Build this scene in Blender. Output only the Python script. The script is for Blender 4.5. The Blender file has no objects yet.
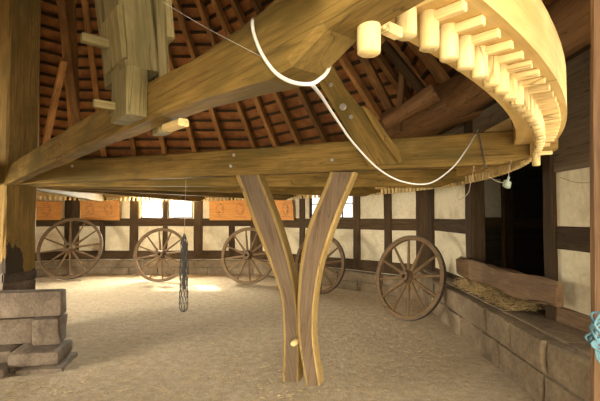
import bpy, bmesh, math, random
from mathutils import Vector, Matrix, noise
R = math.radians
rnd = random.Random(7)
SC = bpy.context.scene
COL = SC.collection

# ------------------------------------------------------------------ camera, world, sun, daylight, fill, exposure
EYE, FPX, PITCH = 1.66, 420.0, R(2.3)
cam_d = bpy.data.cameras.new('camera'); cam = bpy.data.objects.new('camera', cam_d); COL.objects.link(cam)
cam.location = (0, 0, EYE); cam.rotation_euler = (math.pi/2 + PITCH, 0, 0)
cam_d.lens = FPX/600*36; cam_d.sensor_width = 36; cam_d.clip_start = 0.02; cam_d.clip_end = 200
SC.camera = cam
w = bpy.data.worlds.new('sky'); SC.world = w; w.use_nodes = True
bg = w.node_tree.nodes['Background']; bg.inputs[0].default_value = (1.0, 0.97, 0.90, 1); bg.inputs[1].default_value = 1.6
def lamp(name, kind, loc, target, energy, color=(1, 1, 1), size=None):
    d = bpy.data.lights.new(name, kind); o = bpy.data.objects.new(name, d); COL.objects.link(o)
    o.location = loc; o.rotation_euler = (Vector(target) - Vector(loc)).to_track_quat('-Z', 'Y').to_euler()
    d.energy = energy; d.color = color
    if kind == 'AREA': d.shape = 'RECTANGLE'; d.size, d.size_y = size
    return o
sun = lamp('sun', 'SUN', (-10, 25, 20), (-10+1.24, 25-2.5, 20-1.96), 26, (1, 0.90, 0.70)); sun.data.angle = R(4)
dd = lamp('door_daylight', 'AREA', (0.1, -2.6, 1.7), (-1.2, 4.0, 0.9), 95, (1, 0.88, 0.64), (2.4, 2.6)); dd.data.spread = R(110)
lamp('side_door_daylight', 'AREA', (2.30, 1.75, 1.45), (-0.8, 4.0, 1.75), 15, (1, 0.90, 0.66), (1.5, 2.2))
ld = lamp('left_fill_light', 'AREA', (-8.95, 0.85, 1.35), (-4.6, 6.5, -1.0), 320, (1, 0.92, 0.76), (3.2, 2.4)); ld.data.spread = R(80)  # added fill lamp for the whole room, behind a made-up opening
lamp('window_daylight', 'AREA', (-3.95, 12.9, 2.1), (-3.4, 9.3, 0.0), 900, (1, 0.92, 0.78), (1.5, 0.9))
SC.view_settings.view_transform = 'Standard'; SC.view_settings.look = 'None'
SC.view_settings.gamma = 1; SC.view_settings.use_curve_mapping = False
SC.view_settings.exposure = 0.9

# ------------------------------------------------------------------ helpers
CX, CY = -4.0, 5.8                      # axis of the mill wheel, centre of the house
def at(px, py, Y):
    """world point on the ray of a photo pixel at depth Y (used to measure real positions)"""
    x = (px-300)/FPX; v = (200.5-py)/FPX
    d = Vector((x, math.cos(PITCH)-v*math.sin(PITCH), math.sin(PITCH)+v*math.cos(PITCH)))
    return Vector((0, 0, EYE)) + d*(Y/d.y)
def project(p):
    q = Vector(p) - Vector((0, 0, EYE))
    z = q.y*math.cos(PITCH)+q.z*math.sin(PITCH); y = -q.y*math.sin(PITCH)+q.z*math.cos(PITCH)
    return (300+FPX*q.x/z, 200.5-FPX*y/z, z)
def nz(x, y=0, z=0): return noise.noise(Vector((x, y, z)))

def obj(name, bm, m, parent=None, mat=None, smooth=False, kind=None):
    me = bpy.data.meshes.new(name)
    bmesh.ops.recalc_face_normals(bm, faces=bm.faces)
    bm.to_mesh(me); bm.free()
    if m is not None: me.materials.append(m)
    if smooth:
        for p in me.polygons: p.use_smooth = True
        try: me.set_sharp_from_angle(angle=R(40))
        except Exception: pass
    o = bpy.data.objects.new(name, me); COL.objects.link(o)
    if mat is not None: o.matrix_basis = mat
    if parent is not None: o.parent = parent
    if kind: o['kind'] = kind
    return o
def rel(parent, M):            # world matrix -> matrix below a (parentless) root
    return root_matrix(parent).inverted() @ M
def root_matrix(o):
    m = o.matrix_basis.copy()
    while o.parent is not None:
        o = o.parent; m = o.matrix_basis @ m
    return m
def empty(name, loc=(0, 0, 0), rot=None, label=None, cat=None, group=None, kind=None):
    o = bpy.data.objects.new(name, None); COL.objects.link(o)
    o.empty_display_size = 0.1
    M = Matrix.Translation(Vector(loc))
    if rot is not None: M = M @ rot.to_4x4()
    o.matrix_basis = M
    tag(o, label, cat, group, kind)
    return o
def tag(o, label=None, cat=None, group=None, kind=None):
    if label: o['label'] = label
    if cat: o['category'] = cat
    if group: o['group'] = group
    if kind: o['kind'] = kind
    return o
def copy_tree(o, parent=None):
    c = o.copy(); COL.objects.link(c)
    if parent is not None: c.parent = parent
    for ch in list(o.children): copy_tree(ch, c)
    return c
def add_box(bm, x0, x1, y0, y1, z0, z1, M=None):
    vs = [bm.verts.new((x, y, z)) for x in (x0, x1) for y in (y0, y1) for z in (z0, z1)]
    if M is not None:
        for v in vs: v.co = M @ v.co
    for f in ((0, 1, 3, 2), (4, 6, 7, 5), (0, 4, 5, 1), (2, 3, 7, 6), (0, 2, 6, 4), (1, 5, 7, 3)):
        bm.faces.new([vs[i] for i in f])
    return vs
def loft(bm, rings, caps=True):
    vr = [[bm.verts.new(p) for p in r] for r in rings]
    n = len(vr[0])
    for a, b in zip(vr, vr[1:]):
        for i in range(n):
            bm.faces.new((a[i], a[(i+1) % n], b[(i+1) % n], b[i]))
    if caps:
        bm.faces.new(vr[0][::-1]); bm.faces.new(vr[-1])
def section(w, zl, zh, c, yo=0.0):
    y0, y1 = yo-w/2, yo+w/2
    return [(y0+c, zl), (y1-c, zl), (y1, zl+c), (y1, zh-c), (y1-c, zh), (y0+c, zh), (y0, zh-c), (y0, zl+c)]
def beam_bm(prof, cham=0.012, jit=0.006, sub=0.22, seed=None):
    """prof: list of (x, width, zlo, zhi, yoff); a hewn timber lying along x"""
    s = rnd.uniform(0, 100) if seed is None else seed
    bm = bmesh.new(); rings = []
    for k in range(len(prof)-1):
        a, b = prof[k], prof[k+1]
        n = max(1, int(abs(b[0]-a[0])/sub))
        for i in range(n + (1 if k == len(prof)-2 else 0)):
            t = i/n
            x, wd, zl, zh, yo = [a[j]+(b[j]-a[j])*t for j in range(5)]
            c = min(cham, wd*0.3, (zh-zl)*0.3)
            ring = []
            for q, (y, z) in enumerate(section(wd, zl, zh, c, yo)):
                ring.append((x, y+jit*nz(x*1.7+s, q*3.1, 1), z+jit*nz(x*1.7+s, q*3.1, 9)))
            rings.append(ring)
    loft(bm, rings); return bm
def along(p0, p1, up=(0, 0, 1)):
    p0, p1 = Vector(p0), Vector(p1); x = (p1-p0).normalized(); up = Vector(up)
    if abs(x.dot(up)) > 0.98: up = Vector((0, -1, 0)) if abs(x.y) < 0.9 else Vector((1, 0, 0))
    y = up.cross(x).normalized(); z = x.cross(y)
    M = Matrix((x, y, z)).transposed().to_4x4(); M.translation = p0
    return M
def timber(name, p0, p1, w, h, m, parent=None, up=(0, 0, 1), cham=0.012, jit=0.006, taper=1.0, kind=None, bow=0.0):
    L = (Vector(p1)-Vector(p0)).length
    n = 6 if bow else 1
    prof = []
    for i in range(n+1):
        t = i/n; k = 1+(taper-1)*t; b = bow*math.sin(math.pi*t)
        prof.append((L*t, w*k, -h*k/2+b, h*k/2+b, 0))
    M = along(p0, p1, up)
    if parent is not None: M = rel(parent, M)
    return obj(name, beam_bm(prof, cham, jit), m, parent, M, kind=kind)
def catmull(pts, n=8):
    pts = [Vector(p) for p in pts]; out = []
    for i in range(len(pts)-1):
        p0 = pts[max(i-1, 0)]; p1 = pts[i]; p2 = pts[i+1]; p3 = pts[min(i+2, len(pts)-1)]
        for k in range(n):
            t = k/n
            out.append(0.5*((2*p1)+(p2-p0)*t+(2*p0-5*p1+4*p2-p3)*t*t+(3*p1-p0-3*p2+p3)*t**3))
    out.append(pts[-1]); return out
def tube(bm, pts, r, n=8, closed=False, rs=None):
    pts = [Vector(p) for p in pts]; rings = []; ref = None
    for i, p in enumerate(pts):
        d = (pts[min(i+1, len(pts)-1)]-pts[max(i-1, 0)])
        if d.length < 1e-9: d = Vector((0, 0, 1))
        d.normalize()
        if ref is None: ref = d.orthogonal().normalized()
        ref = (ref-d*ref.dot(d))
        ref = ref.normalized() if ref.length > 1e-6 else d.orthogonal().normalized()
        b = d.cross(ref); rr = rs[i] if rs else r
        rings.append([p+(ref*math.cos(2*math.pi*k/n)+b*math.sin(2*math.pi*k/n))*rr for k in range(n)])
    loft(bm, rings)
def lathe(bm, prof, n=32, axis='y', caps=True, closed=False):
    """revolve (r, h) about local axis; closed: the profile is a closed loop (a ring)"""
    rings = []
    for k in range(n):
        a = 2*math.pi*k/n; c, s = math.cos(a), math.sin(a)
        rings.append([bm.verts.new((r*c, h, r*s) if axis == 'y' else (r*c, r*s, h)) for r, h in prof])
    m = len(prof)
    for k in range(n):
        A, B = rings[k], rings[(k+1) % n]
        for i in range(m if closed else m-1):
            bm.faces.new((A[i], A[(i+1) % m], B[(i+1) % m], B[i]))
    if caps and not closed:
        bm.faces.new([r[0] for r in rings][::-1]); bm.faces.new([r[-1] for r in rings])
def stone_bm(sx, sy, sz, seed, rough=0.014, bev=0.03, cuts=3):
    """a hewn block standing on z = 0, centred in x and y"""
    bm = bmesh.new(); add_box(bm, -sx/2, sx/2, -sy/2, sy/2, 0, sz)
    bmesh.ops.bevel(bm, geom=list(bm.edges), offset=min(bev, sz*0.3, sx*0.3, sy*0.3), segments=2, affect='EDGES', profile=0.6)
    bmesh.ops.subdivide_edges(bm, edges=[e for e in bm.edges if e.calc_length() > 0.12], cuts=cuts, use_grid_fill=True)
    for v in bm.verts:
        p = v.co
        v.co = p+Vector((nz(p.x*4+seed, p.y*4, p.z*4), nz(p.x*4, p.y*4+seed, p.z*4+5), 0.3*nz(p.x*4+9, p.y*4, p.z*4+seed)))*rough*(1 if p.z > 0.01 else 0.2)
    return bm

# ------------------------------------------------------------------ materials
def nodes_of(name):
    m = bpy.data.materials.new(name); m.use_nodes = True
    nt = m.node_tree; b = nt.nodes['Principled BSDF']
    return m, nt, b
def N(nt, t, **kw):
    n = nt.nodes.new(t)
    for k, v in kw.items():
        if k in n.inputs: n.inputs[k].default_value = v
        else: setattr(n, k, v)
    return n
def ramp(nt, fac, stops):
    r = nt.nodes.new('ShaderNodeValToRGB'); e = r.color_ramp.elements
    while len(e) < len(stops): e.new(0.5)
    for el, (p, c) in zip(e, stops): el.position = p; el.color = (*c, 1)
    nt.links.new(fac, r.inputs[0]); return r.outputs[0]
def coords(nt, scale, which='Object'):
    tc = nt.nodes.new('ShaderNodeTexCoord'); mp = nt.nodes.new('ShaderNodeMapping')
    mp.inputs['Scale'].default_value = scale
    nt.links.new(tc.outputs[which], mp.inputs[0]); return mp.outputs[0]
def noise_tex(nt, vec, scale, detail=6, rough=0.6, dist=0.0):
    n = N(nt, 'ShaderNodeTexNoise', Scale=scale, Detail=detail, Roughness=rough, Distortion=dist)
    nt.links.new(vec, n.inputs['Vector']); return n.outputs['Fac']
def mix(nt, fac, a, b, mode='MIX'):
    m = nt.nodes.new('ShaderNodeMix'); m.data_type = 'RGBA'; m.blend_type = mode
    for s, v in ((0, fac), (6, a), (7, b)):
        if hasattr(v, 'is_linked'): nt.links.new(v, m.inputs[s])
        else: m.inputs[s].default_value = v if s == 0 else (*v, 1)
    return m.outputs[2]
def bump(nt, b, h, strength=0.4, dist=0.01):
    bp = N(nt, 'ShaderNodeBump', Strength=strength, Distance=dist)
    nt.links.new(h, bp.inputs['Height']); nt.links.new(bp.outputs[0], b.inputs['Normal'])
def wood(name, c0, c1, c2, stain=None, stain_amt=0.5, rough=0.75, grain=1.0, bumpy=0.35, vary=0.25, axis='x'):
    m, nt, b = nodes_of(name)
    v = coords(nt, (1.2, 16*grain, 16*grain) if axis == 'x' else (16*grain, 16*grain, 1.2)); v2 = coords(nt, (0.9, 2.4, 2.4))
    oi = nt.nodes.new('ShaderNodeObjectInfo')
    add = nt.nodes.new('ShaderNodeVectorMath'); add.operation = 'ADD'
    sc = nt.nodes.new('ShaderNodeVectorMath'); sc.operation = 'SCALE'; sc.inputs['Scale'].default_value = 37.0
    cmb = nt.nodes.new('ShaderNodeCombineXYZ')
    for i in range(3): nt.links.new(oi.outputs['Random'], cmb.inputs[i])
    nt.links.new(cmb.outputs[0], sc.inputs[0]); nt.links.new(v, add.inputs[0]); nt.links.new(sc.outputs[0], add.inputs[1])
    f = noise_tex(nt, add.outputs[0], 1.0, 8, 0.65, 0.6)
    fm = N(nt, 'ShaderNodeVectorMath', operation='MULTIPLY'); fm.inputs[1].default_value = (2.2, 4.5, 4.5); nt.links.new(add.outputs[0], fm.inputs[0])
    ff = noise_tex(nt, fm.outputs[0], 1.0, 5, 0.7, 0.3)
    cv = N(nt, 'ShaderNodeVectorMath', operation='MULTIPLY'); cv.inputs[1].default_value = (0.5, 0.55, 0.55); nt.links.new(add.outputs[0], cv.inputs[0])
    cr = noise_tex(nt, cv.outputs[0], 1.0, 3, 0.5, 0.2)
    col = ramp(nt, f, [(0.30, c0), (0.5, c1), (0.72, c2)])
    col = mix(nt, 0.5, col, ramp(nt, ff, [(0.33, tuple(x*0.6 for x in c0)), (0.5, c1), (0.68, c2)]))
    ck = ramp(nt, cr, [(0.535, (0, 0, 0)), (0.543, (0.8,)*3), (0.551, (0, 0, 0))])
    col = mix(nt, ck, col, tuple(x*0.3 for x in c0))
    f = mix(nt, 0.5, f, ff)
    if stain is not None:
        s = noise_tex(nt, v2, 1.6, 5, 0.6, 0.4)
        k = ramp(nt, s, [(0.42, (0, 0, 0)), (0.62, (stain_amt,)*3)])
        col = mix(nt, k, col, stain)
    hs = N(nt, 'ShaderNodeHueSaturation'); mr = N(nt, 'ShaderNodeMapRange')
    mr.inputs[3].default_value = 1-vary; mr.inputs[4].default_value = 1+vary
    nt.links.new(oi.outputs['Random'], mr.inputs[0]); nt.links.new(mr.outputs[0], hs.inputs['Value'])
    nt.links.new(col, hs.inputs['Color']); nt.links.new(hs.outputs[0], b.inputs['Base Color'])
    b.inputs['Roughness'].default_value = rough; b.inputs['Specular IOR Level'].default_value = 0.18
    bump(nt, b, f, bumpy, 0.012)
    return m
def rocky(name, c0, c1, c2, scale=2.0, rough=0.9, bs=0.6, bd=0.03):
    m, nt, b = nodes_of(name); v = coords(nt, (1, 1, 1))
    f = noise_tex(nt, v, scale, 9, 0.65, 0.3); g = noise_tex(nt, v, scale*9, 6, 0.7)
    col = mix(nt, 0.35, ramp(nt, f, [(0.3, c0), (0.5, c1), (0.7, c2)]), ramp(nt, g, [(0.35, c0), (0.65, c2)]))
    nt.links.new(col, b.inputs['Base Color']); b.inputs['Roughness'].default_value = rough
    bump(nt, b, mix(nt, 0.5, f, g), bs, bd)
    return m
def plain(name, c, rough=0.6, metal=0.0, var=0.0):
    m, nt, b = nodes_of(name)
    f = noise_tex(nt, coords(nt, (1, 1, 1)), 14, 4)
    col = ramp(nt, f, [(0.3, tuple(x*(1-var) for x in c)), (0.7, tuple(min(1, x*(1+var)) for x in c))])
    nt.links.new(col, b.inputs['Base Color']); b.inputs['Roughness'].default_value = rough; b.inputs['Metallic'].default_value = metal
    return m
M_BEAM = wood('hewn_oak', (0.10, 0.053, 0.013), (0.235, 0.138, 0.032), (0.36, 0.23, 0.066), (0.11, 0.075, 0.018), 0.8)
M_SHAFT = wood('shaft_oak', (0.10, 0.055, 0.016), (0.21, 0.125, 0.036), (0.31, 0.20, 0.06), (0.12, 0.08, 0.022), 0.7)
M_RIM = wood('pale_rim_wood', (0.46, 0.30, 0.11), (0.60, 0.42, 0.17), (0.70, 0.52, 0.25), None, grain=0.8, bumpy=0.15, vary=0.05)
M_PEG = wood('pale_peg_wood', (0.54, 0.36, 0.13), (0.66, 0.48, 0.20), (0.75, 0.59, 0.31), None, grain=0.8, bumpy=0.08, vary=0.10)
M_PEGZ = wood('pale_peg_wood_upright', (0.54, 0.36, 0.13), (0.66, 0.48, 0.20), (0.75, 0.59, 0.31), None, grain=0.8, bumpy=0.08, vary=0.14, axis='z')
M_FRAME = wood('dark_frame_oak', (0.024, 0.014, 0.006), (0.055, 0.032, 0.014), (0.10, 0.062, 0.03), None, rough=0.85)
M_JAMB = wood('brown_jamb_oak', (0.10, 0.055, 0.025), (0.18, 0.10, 0.05), (0.25, 0.15, 0.075), None)
M_RAFTER = wood('rafter_pine', (0.20, 0.09, 0.026), (0.36, 0.175, 0.055), (0.48, 0.25, 0.088), (0.14, 0.07, 0.025), 0.6, vary=0.4)
M_LOG = wood('log_wood', (0.15, 0.075, 0.03), (0.26, 0.135, 0.055), (0.34, 0.19, 0.085), None)
M_HEART = wood('fork_heartwood', (0.065, 0.038, 0.02), (0.125, 0.08, 0.045), (0.20, 0.14, 0.085), (0.16, 0.115, 0.072), 0.5, grain=1.3)
M_SAP = wood('fork_sapwood', (0.24, 0.145, 0.045), (0.36, 0.235, 0.08), (0.47, 0.33, 0.14), None)
M_WHEEL = wood('wagon_wheel_wood', (0.085, 0.05, 0.022), (0.15, 0.09, 0.042), (0.22, 0.14, 0.068), None, vary=0.12)
M_SHADE_PANEL = wood('shaded_wall_panel', (0.07, 0.05, 0.03), (0.13, 0.095, 0.06), (0.19, 0.145, 0.095), None)  # dark colour for panels that stand in for shade on the upper walls
M_MANGER = wood('worn_plank', (0.10, 0.055, 0.026), (0.17, 0.10, 0.05), (0.25, 0.155, 0.08), (0.08, 0.045, 0.022), 0.6)
M_BOARD = wood('orange_board', (0.46, 0.19, 0.045), (0.58, 0.255, 0.065), (0.66, 0.32, 0.095), None, vary=0.08)
M_INK = plain('engraving_ink', (0.16, 0.075, 0.03), 0.8)
M_HANG = wood('grey_green_plank', (0.13, 0.092, 0.035), (0.22, 0.165, 0.068), (0.31, 0.245, 0.115), (0.10, 0.08, 0.026), 0.7)
M_IRON = plain('rusty_iron', (0.10, 0.075, 0.055), 0.6, 0.5, 0.4)
M_STEEL = plain('bolt_steel', (0.55, 0.52, 0.45), 0.4, 0.7, 0.2)
M_CABLE = plain('white_cable', (0.62, 0.60, 0.54), 0.45)
M_NET = plain('black_net', (0.035, 0.033, 0.03), 0.7)
M_BOX = plain('grey_green_box', (0.26, 0.29, 0.22), 0.5)
M_ROPE = plain('blue_twine', (0.09, 0.18, 0.21), 0.8, 0, 0.3)
M_TWINE = plain('brown_twine', (0.35, 0.28, 0.18), 0.9)
M_STONE = rocky('plinth_sandstone', (0.05, 0.034, 0.02), (0.135, 0.095, 0.06), (0.25, 0.185, 0.125), 3.4)
M_FOOT = rocky('footing_stone', (0.075, 0.048, 0.024), (0.18, 0.125, 0.068), (0.30, 0.225, 0.135), 2.6)
M_MORTAR = rocky('mortar', (0.12, 0.09, 0.055), (0.19, 0.15, 0.095), (0.26, 0.21, 0.14), 5)
nt = M_SHAFT.node_tree; b = nt.nodes['Principled BSDF']; src = b.inputs['Base Color'].links[0].from_socket
sp = nt.nodes.new('ShaderNodeSeparateXYZ'); nt.links.new(coords(nt, (1, 1, 1)), sp.inputs[0])      # tarred patch low on the shaft
ad = N(nt, 'ShaderNodeMath', operation='MULTIPLY_ADD'); ad.inputs[1].default_value = 1.6
nt.links.new(noise_tex(nt, coords(nt, (0.8, 3, 3)), 1.5, 5), ad.inputs[0]); nt.links.new(sp.outputs[0], ad.inputs[2])
nt.links.new(mix(nt, ramp(nt, ad.outputs[0], [(0.0, (1, 1, 1)), (0.98, (0.95,)*3), (1.0, (0, 0, 0))]), src, (0.045, 0.033, 0.022)), b.inputs['Base Color'])
# plaster with rubbed brown stains
M_PLASTER, nt, b = nodes_of('stained_plaster')
v = coords(nt, (1, 1, 1)); f = noise_tex(nt, v, 1.7, 8, 0.65, 0.8); g = noise_tex(nt, v, 14, 6, 0.7)
base = ramp(nt, g, [(0.3, (0.54, 0.46, 0.30)), (0.7, (0.70, 0.62, 0.44))])
nt.links.new(mix(nt, ramp(nt, f, [(0.50, (0, 0, 0)), (0.72, (0.75,)*3)]), base, (0.36, 0.26, 0.15)), b.inputs['Base Color'])
b.inputs['Roughness'].default_value = 0.9; bump(nt, b, mix(nt, 0.5, f, g), 0.4, 0.02)
# trodden floor of sand and chopped straw
M_FLOOR, nt, b = nodes_of('straw_sand_floor')
v = coords(nt, (1, 1, 1)); f = noise_tex(nt, v, 1.1, 6, 0.6, 0.4); g = noise_tex(nt, v, 26, 8, 0.75); h = noise_tex(nt, coords(nt, (1, 1.6, 1)), 90, 5, 0.8)
c1 = ramp(nt, f, [(0.3, (0.50, 0.385, 0.25)), (0.7, (0.66, 0.525, 0.355))])
k = noise_tex(nt, v, 9, 6, 0.75)
c1 = mix(nt, 0.55, c1, ramp(nt, k, [(0.36, (0.20, 0.14, 0.075)), (0.5, (0.54, 0.43, 0.29)), (0.62, (0.86, 0.75, 0.56))]))
c2 = ramp(nt, h, [(0.36, (0.20, 0.135, 0.07)), (0.5, (0.54, 0.43, 0.29)), (0.62, (0.88, 0.77, 0.57))])
nt.links.new(mix(nt, 0.5, c1, c2), b.inputs['Base Color']); b.inputs['Roughness'].default_value = 0.95; b.inputs['Specular IOR Level'].default_value = 0.1
bump(nt, b, mix(nt, 0.5, mix(nt, 0.5, g, h), k), 1.0, 0.06)
# red clay tiles seen from below
M_TILE, nt, b = nodes_of('clay_tile_underside')
v = coords(nt, (1, 1, 1)); f = noise_tex(nt, v, 3.5, 5, 0.6); g = noise_tex(nt, v, 22, 4)
nt.links.new(mix(nt, 0.3, ramp(nt, f, [(0.3, (0.14, 0.047, 0.011)), (0.5, (0.29, 0.108, 0.024)), (0.7, (0.42, 0.175, 0.04))]), ramp(nt, g, [(0.3, (0.12, 0.04, 0.015)), (0.7, (0.45, 0.18, 0.06))])), b.inputs['Base Color'])
b.inputs['Roughness'].default_value = 0.85; bump(nt, b, g, 0.3, 0.01)
M_HAY = plain('shaded_hay_stalks', (0.40, 0.28, 0.12), 0.8, 0, 0.5)  # darker than the straw: shade of the hatch put into the colour
M_STRAW = plain('straw', (0.60, 0.44, 0.20), 0.7, 0, 0.5)
M_GLASS = bpy.data.materials.new('window_glass'); M_GLASS.use_nodes = True; nt = M_GLASS.node_tree; nt.nodes.clear()
out = N(nt, 'ShaderNodeOutputMaterial'); tr = N(nt, 'ShaderNodeBsdfTransparent'); gl = N(nt, 'ShaderNodeBsdfGlossy', Roughness=0.05); mx = N(nt, 'ShaderNodeMixShader')
mx.inputs[0].default_value = 0.06; tr.inputs[0].default_value = (0.94, 0.95, 0.92, 1)
nt.links.new(tr.outputs[0], mx.inputs[1]); nt.links.new(gl.outputs[0], mx.inputs[2]); nt.links.new(mx.outputs[0], out.inputs[0])

# ------------------------------------------------------------------ floor
def fz(x, y):
    z = 0.014*nz(x*0.9, y*0.9, 3)+0.007*nz(x*3, y*3, 7)
    d = math.hypot(x, y-4.1)
    return z + 0.02*math.exp(-(d/0.7)**2)
bm = bmesh.new(); n = 150; X0, X1, Y0, Y1 = -12.0, 3.4, -2.5, 13.6
gv = [[bm.verts.new((X0+(X1-X0)*i/n, Y0+(Y1-Y0)*j/n, fz(X0+(X1-X0)*i/n, Y0+(Y1-Y0)*j/n))) for j in range(n+1)] for i in range(n+1)]
for i in range(n):
    for j in range(n): bm.faces.new((gv[i][j], gv[i+1][j], gv[i+1][j+1], gv[i][j+1]))
obj('floor', bm, M_FLOOR, smooth=True, kind='structure')

# ------------------------------------------------------------------ octagonal house: walls
APO = 6.65; RC = APO/math.cos(R(22.5)); HT = 3.35
corner = lambda k: Vector((CX+RC*math.cos(R(22.5+45*k)), CY+RC*math.sin(R(22.5+45*k)), 0))
class Wall:
    """a half-timbered wall; local x runs along the wall, y points out of the house, z up"""
    def __init__(s, name, A, B, openings=()):
        s.A, s.B = A, B; s.L = (B-A).length
        x = (B-A).normalized(); z = Vector((0, 0, 1)); y = z.cross(x)
        if y.dot(A-Vector((CX, CY, 0))) < 0: y = -y; 
        s.x, s.y = x, y
        M = Matrix((x, y, z)).transposed().to_4x4(); M.translation = A; s.M = M
        ss = sorted({0, s.L, *[o[0] for o in openings], *[o[1] for o in openings]})
        zs = sorted({0, HT, *[o[2] for o in openings], *[o[3] for o in openings]})
        bm = bmesh.new()
        for a, b in zip(ss, ss[1:]):
            for c, d in zip(zs, zs[1:]):
                m, k = (a+b)/2, (c+d)/2
                if any(o[0] < m < o[1] and o[2] < k < o[3] for o in openings): continue
                add_box(bm, a, b, 0, 0.12, c, d)
        bmesh.ops.remove_doubles(bm, verts=bm.verts, dist=1e-4)
        s.o = obj(name, bm, M_PLASTER, None, M, kind='structure')
    def s_px(s, px):                    # where the ray of a photo column meets the wall
        r = (px-300)/FPX; k = (s.A.x-r*s.A.y)/(r*s.x.y-s.x.x); return k
    def bar(s, name, a, b, w, h, m=None, proud=0.03, depth=0.16, parent=None):
        """timber from local (x,z) a to b; h = size across, in the wall plane"""
        a, b = Vector((a[0], depth/2-proud, a[1])), Vector((b[0], depth/2-proud, b[1]))
        L = (b-a).length
        M = along(a, b, (0, 1, 0))       # local z = out of the wall plane
        return obj(name, beam_bm([(0, h, -depth/2, depth/2, 0), (L, h, -depth/2, depth/2, 0)], 0.012, 0.012), m or M_FRAME, s.o, M)
    def post(s, c, h=0.2, z0=0.44, z1=HT, m=None, proud=0.03): return s.bar('post', (c, z0), (c, z1), 0, h, m, proud)
    def rail(s, a, b, z0, z1, m=None, proud=0.025, name='rail'): return s.bar(name, (a, (z0+z1)/2), (b, (z0+z1)/2), 0, z1-z0, m, proud)
    def footing(s, depth0, depth1, height, seed, step=0.5, s0=0, s1=None, rows=2):
        s1 = s.L if s1 is None else s1; r2 = random.Random(seed); bm = bmesh.new()
        dd = lambda t: depth0+(depth1-depth0)*(t-s0)/(s1-s0)
        vs = [bm.verts.new(p) for p in ((s0, 0, 0), (s1, 0, 0), (s1, -dd(s1)+0.03, 0), (s0, -dd(s0)+0.03, 0))]
        vt = [bm.verts.new((v.co.x, v.co.y, height-0.015)) for v in vs]
        bm.faces.new(vs[::-1]); bm.faces.new(vt)
        for i in range(4): bm.faces.new((vs[i], vs[(i+1) % 4], vt[(i+1) % 4], vt[i]))
        core = obj('mortar_core', bm, M_MORTAR, s.o)
        tot = bmesh.new(); zc = 0
        for r in range(rows):
            zh = height/rows; t = s0-(0.25 if r % 2 else 0)
            while t < s1-0.05:
                ln = r2.uniform(0.7, 1.5)*step; a, b2 = max(t, s0), min(t+ln, s1)
                t += ln
                if b2-a < 0.06: continue
                th = 0.16+r2.uniform(-0.02, 0.02)
                sb = stone_bm(b2-a-0.012, th, zh-0.012, r2.uniform(0, 99), 0.035, 0.03, 3)
                m0 = (a+b2)/2; sl = math.atan2(-(dd(b2)-dd(a)), b2-a)
                T = Matrix.Translation((m0, -dd(m0)+th/2+r2.uniform(-0.015, 0.015), zc)) @ Matrix.Rotation(sl, 4, 'Z')
                sb.transform(T)
                tmp = bpy.data.meshes.new('tmp'); sb.to_mesh(tmp); sb.free(); tot.from_mesh(tmp); bpy.data.meshes.remove(tmp)
            zc += zh
        if max(depth0, depth1) > 0.3:      # flagstones on top of a deep ledge
            t = s0
            while t < s1-0.05:
                ln = min(r2.uniform(0.5, 1.0), s1-t); m0 = t+ln/2; dm = dd(m0)
                sb = stone_bm(ln-0.015, dm-0.14, 0.05, r2.uniform(0, 99), 0.014, 0.02, 2)
                sl = math.atan2(-(dd(t+ln)-dd(t)), ln)*0.5
                sb.transform(Matrix.Translation((m0, -(dm-0.14)/2-0.005, height-0.045+r2.uniform(-0.006, 0.006))) @ Matrix.Rotation(sl, 4, 'Z'))
                tmp = bpy.data.meshes.new('tmp'); sb.to_mesh(tmp); sb.free(); tot.from_mesh(tmp); bpy.data.meshes.remove(tmp)
                t += ln
        obj('stone_footing', tot, M_FOOT, s.o, smooth=True)
RT, RB = EYE-0.03, EYE-0.26            # rail, top and bottom
ST, SB = 0.68, 0.43                    # sill beam on the footing

tmpw = lambda A, B: None
# far wall
A, B = corner(2), corner(1)
sx = lambda px: (px-300)/FPX*A.y - A.x      # for the far wall (parallel to the picture)
WIN1 = (sx(140.5), sx(163), RT, 2.42); WIN2 = (sx(168), sx(193), RT, 2.42)
wf = Wall('wall_far', A, B, [WIN1, WIN2])
for px, h in ((103, 0.16), (134.5, 0.25), (198.5, 0.26), (232, 0.18)): wf.post(sx(px), h)
wf.post(sx(165.5), 0.13, RT, HT); wf.post(sx(165.5), 0.15, ST, RB)
wf.post(0.1, 0.26); wf.post(wf.L-0.1, 0.26)
wf.rail(0, wf.L, RB, RT); wf.rail(0, wf.L, SB, ST, name='sill_beam'); wf.rail(sx(134), sx(199), 2.42, 2.6, name='lintel')
wf.footing(0.16, 0.16, SB, 3, 0.6)
# far right wall
A2, B2 = corner(1), corner(0)
W = Wall.__new__(Wall); W.A, W.B = A2, B2; W.x = (B2-A2).normalized(); s2 = W.s_px
WIN3 = (s2(309), s2(353), RT, 2.36)
wr = Wall('wall_far_right', A2, B2, [WIN3])
for px, h in ((279, 0.18), (302.5, 0.2), (357, 0.2), (388, 0.19)): wr.post(s2(px), h)
wr.post(0.1, 0.24); wr.post(wr.L-0.14, 0.3, proud=0.07)
wr.rail(0, wr.L, RB-0.02, RT); wr.rail(0, wr.L, SB, ST, name='sill_beam'); wr.rail(s2(302), s2(357), 2.36, 2.52, name='lintel')
wr.footing(0.18, 0.30, SB, 5, 0.55)
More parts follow.
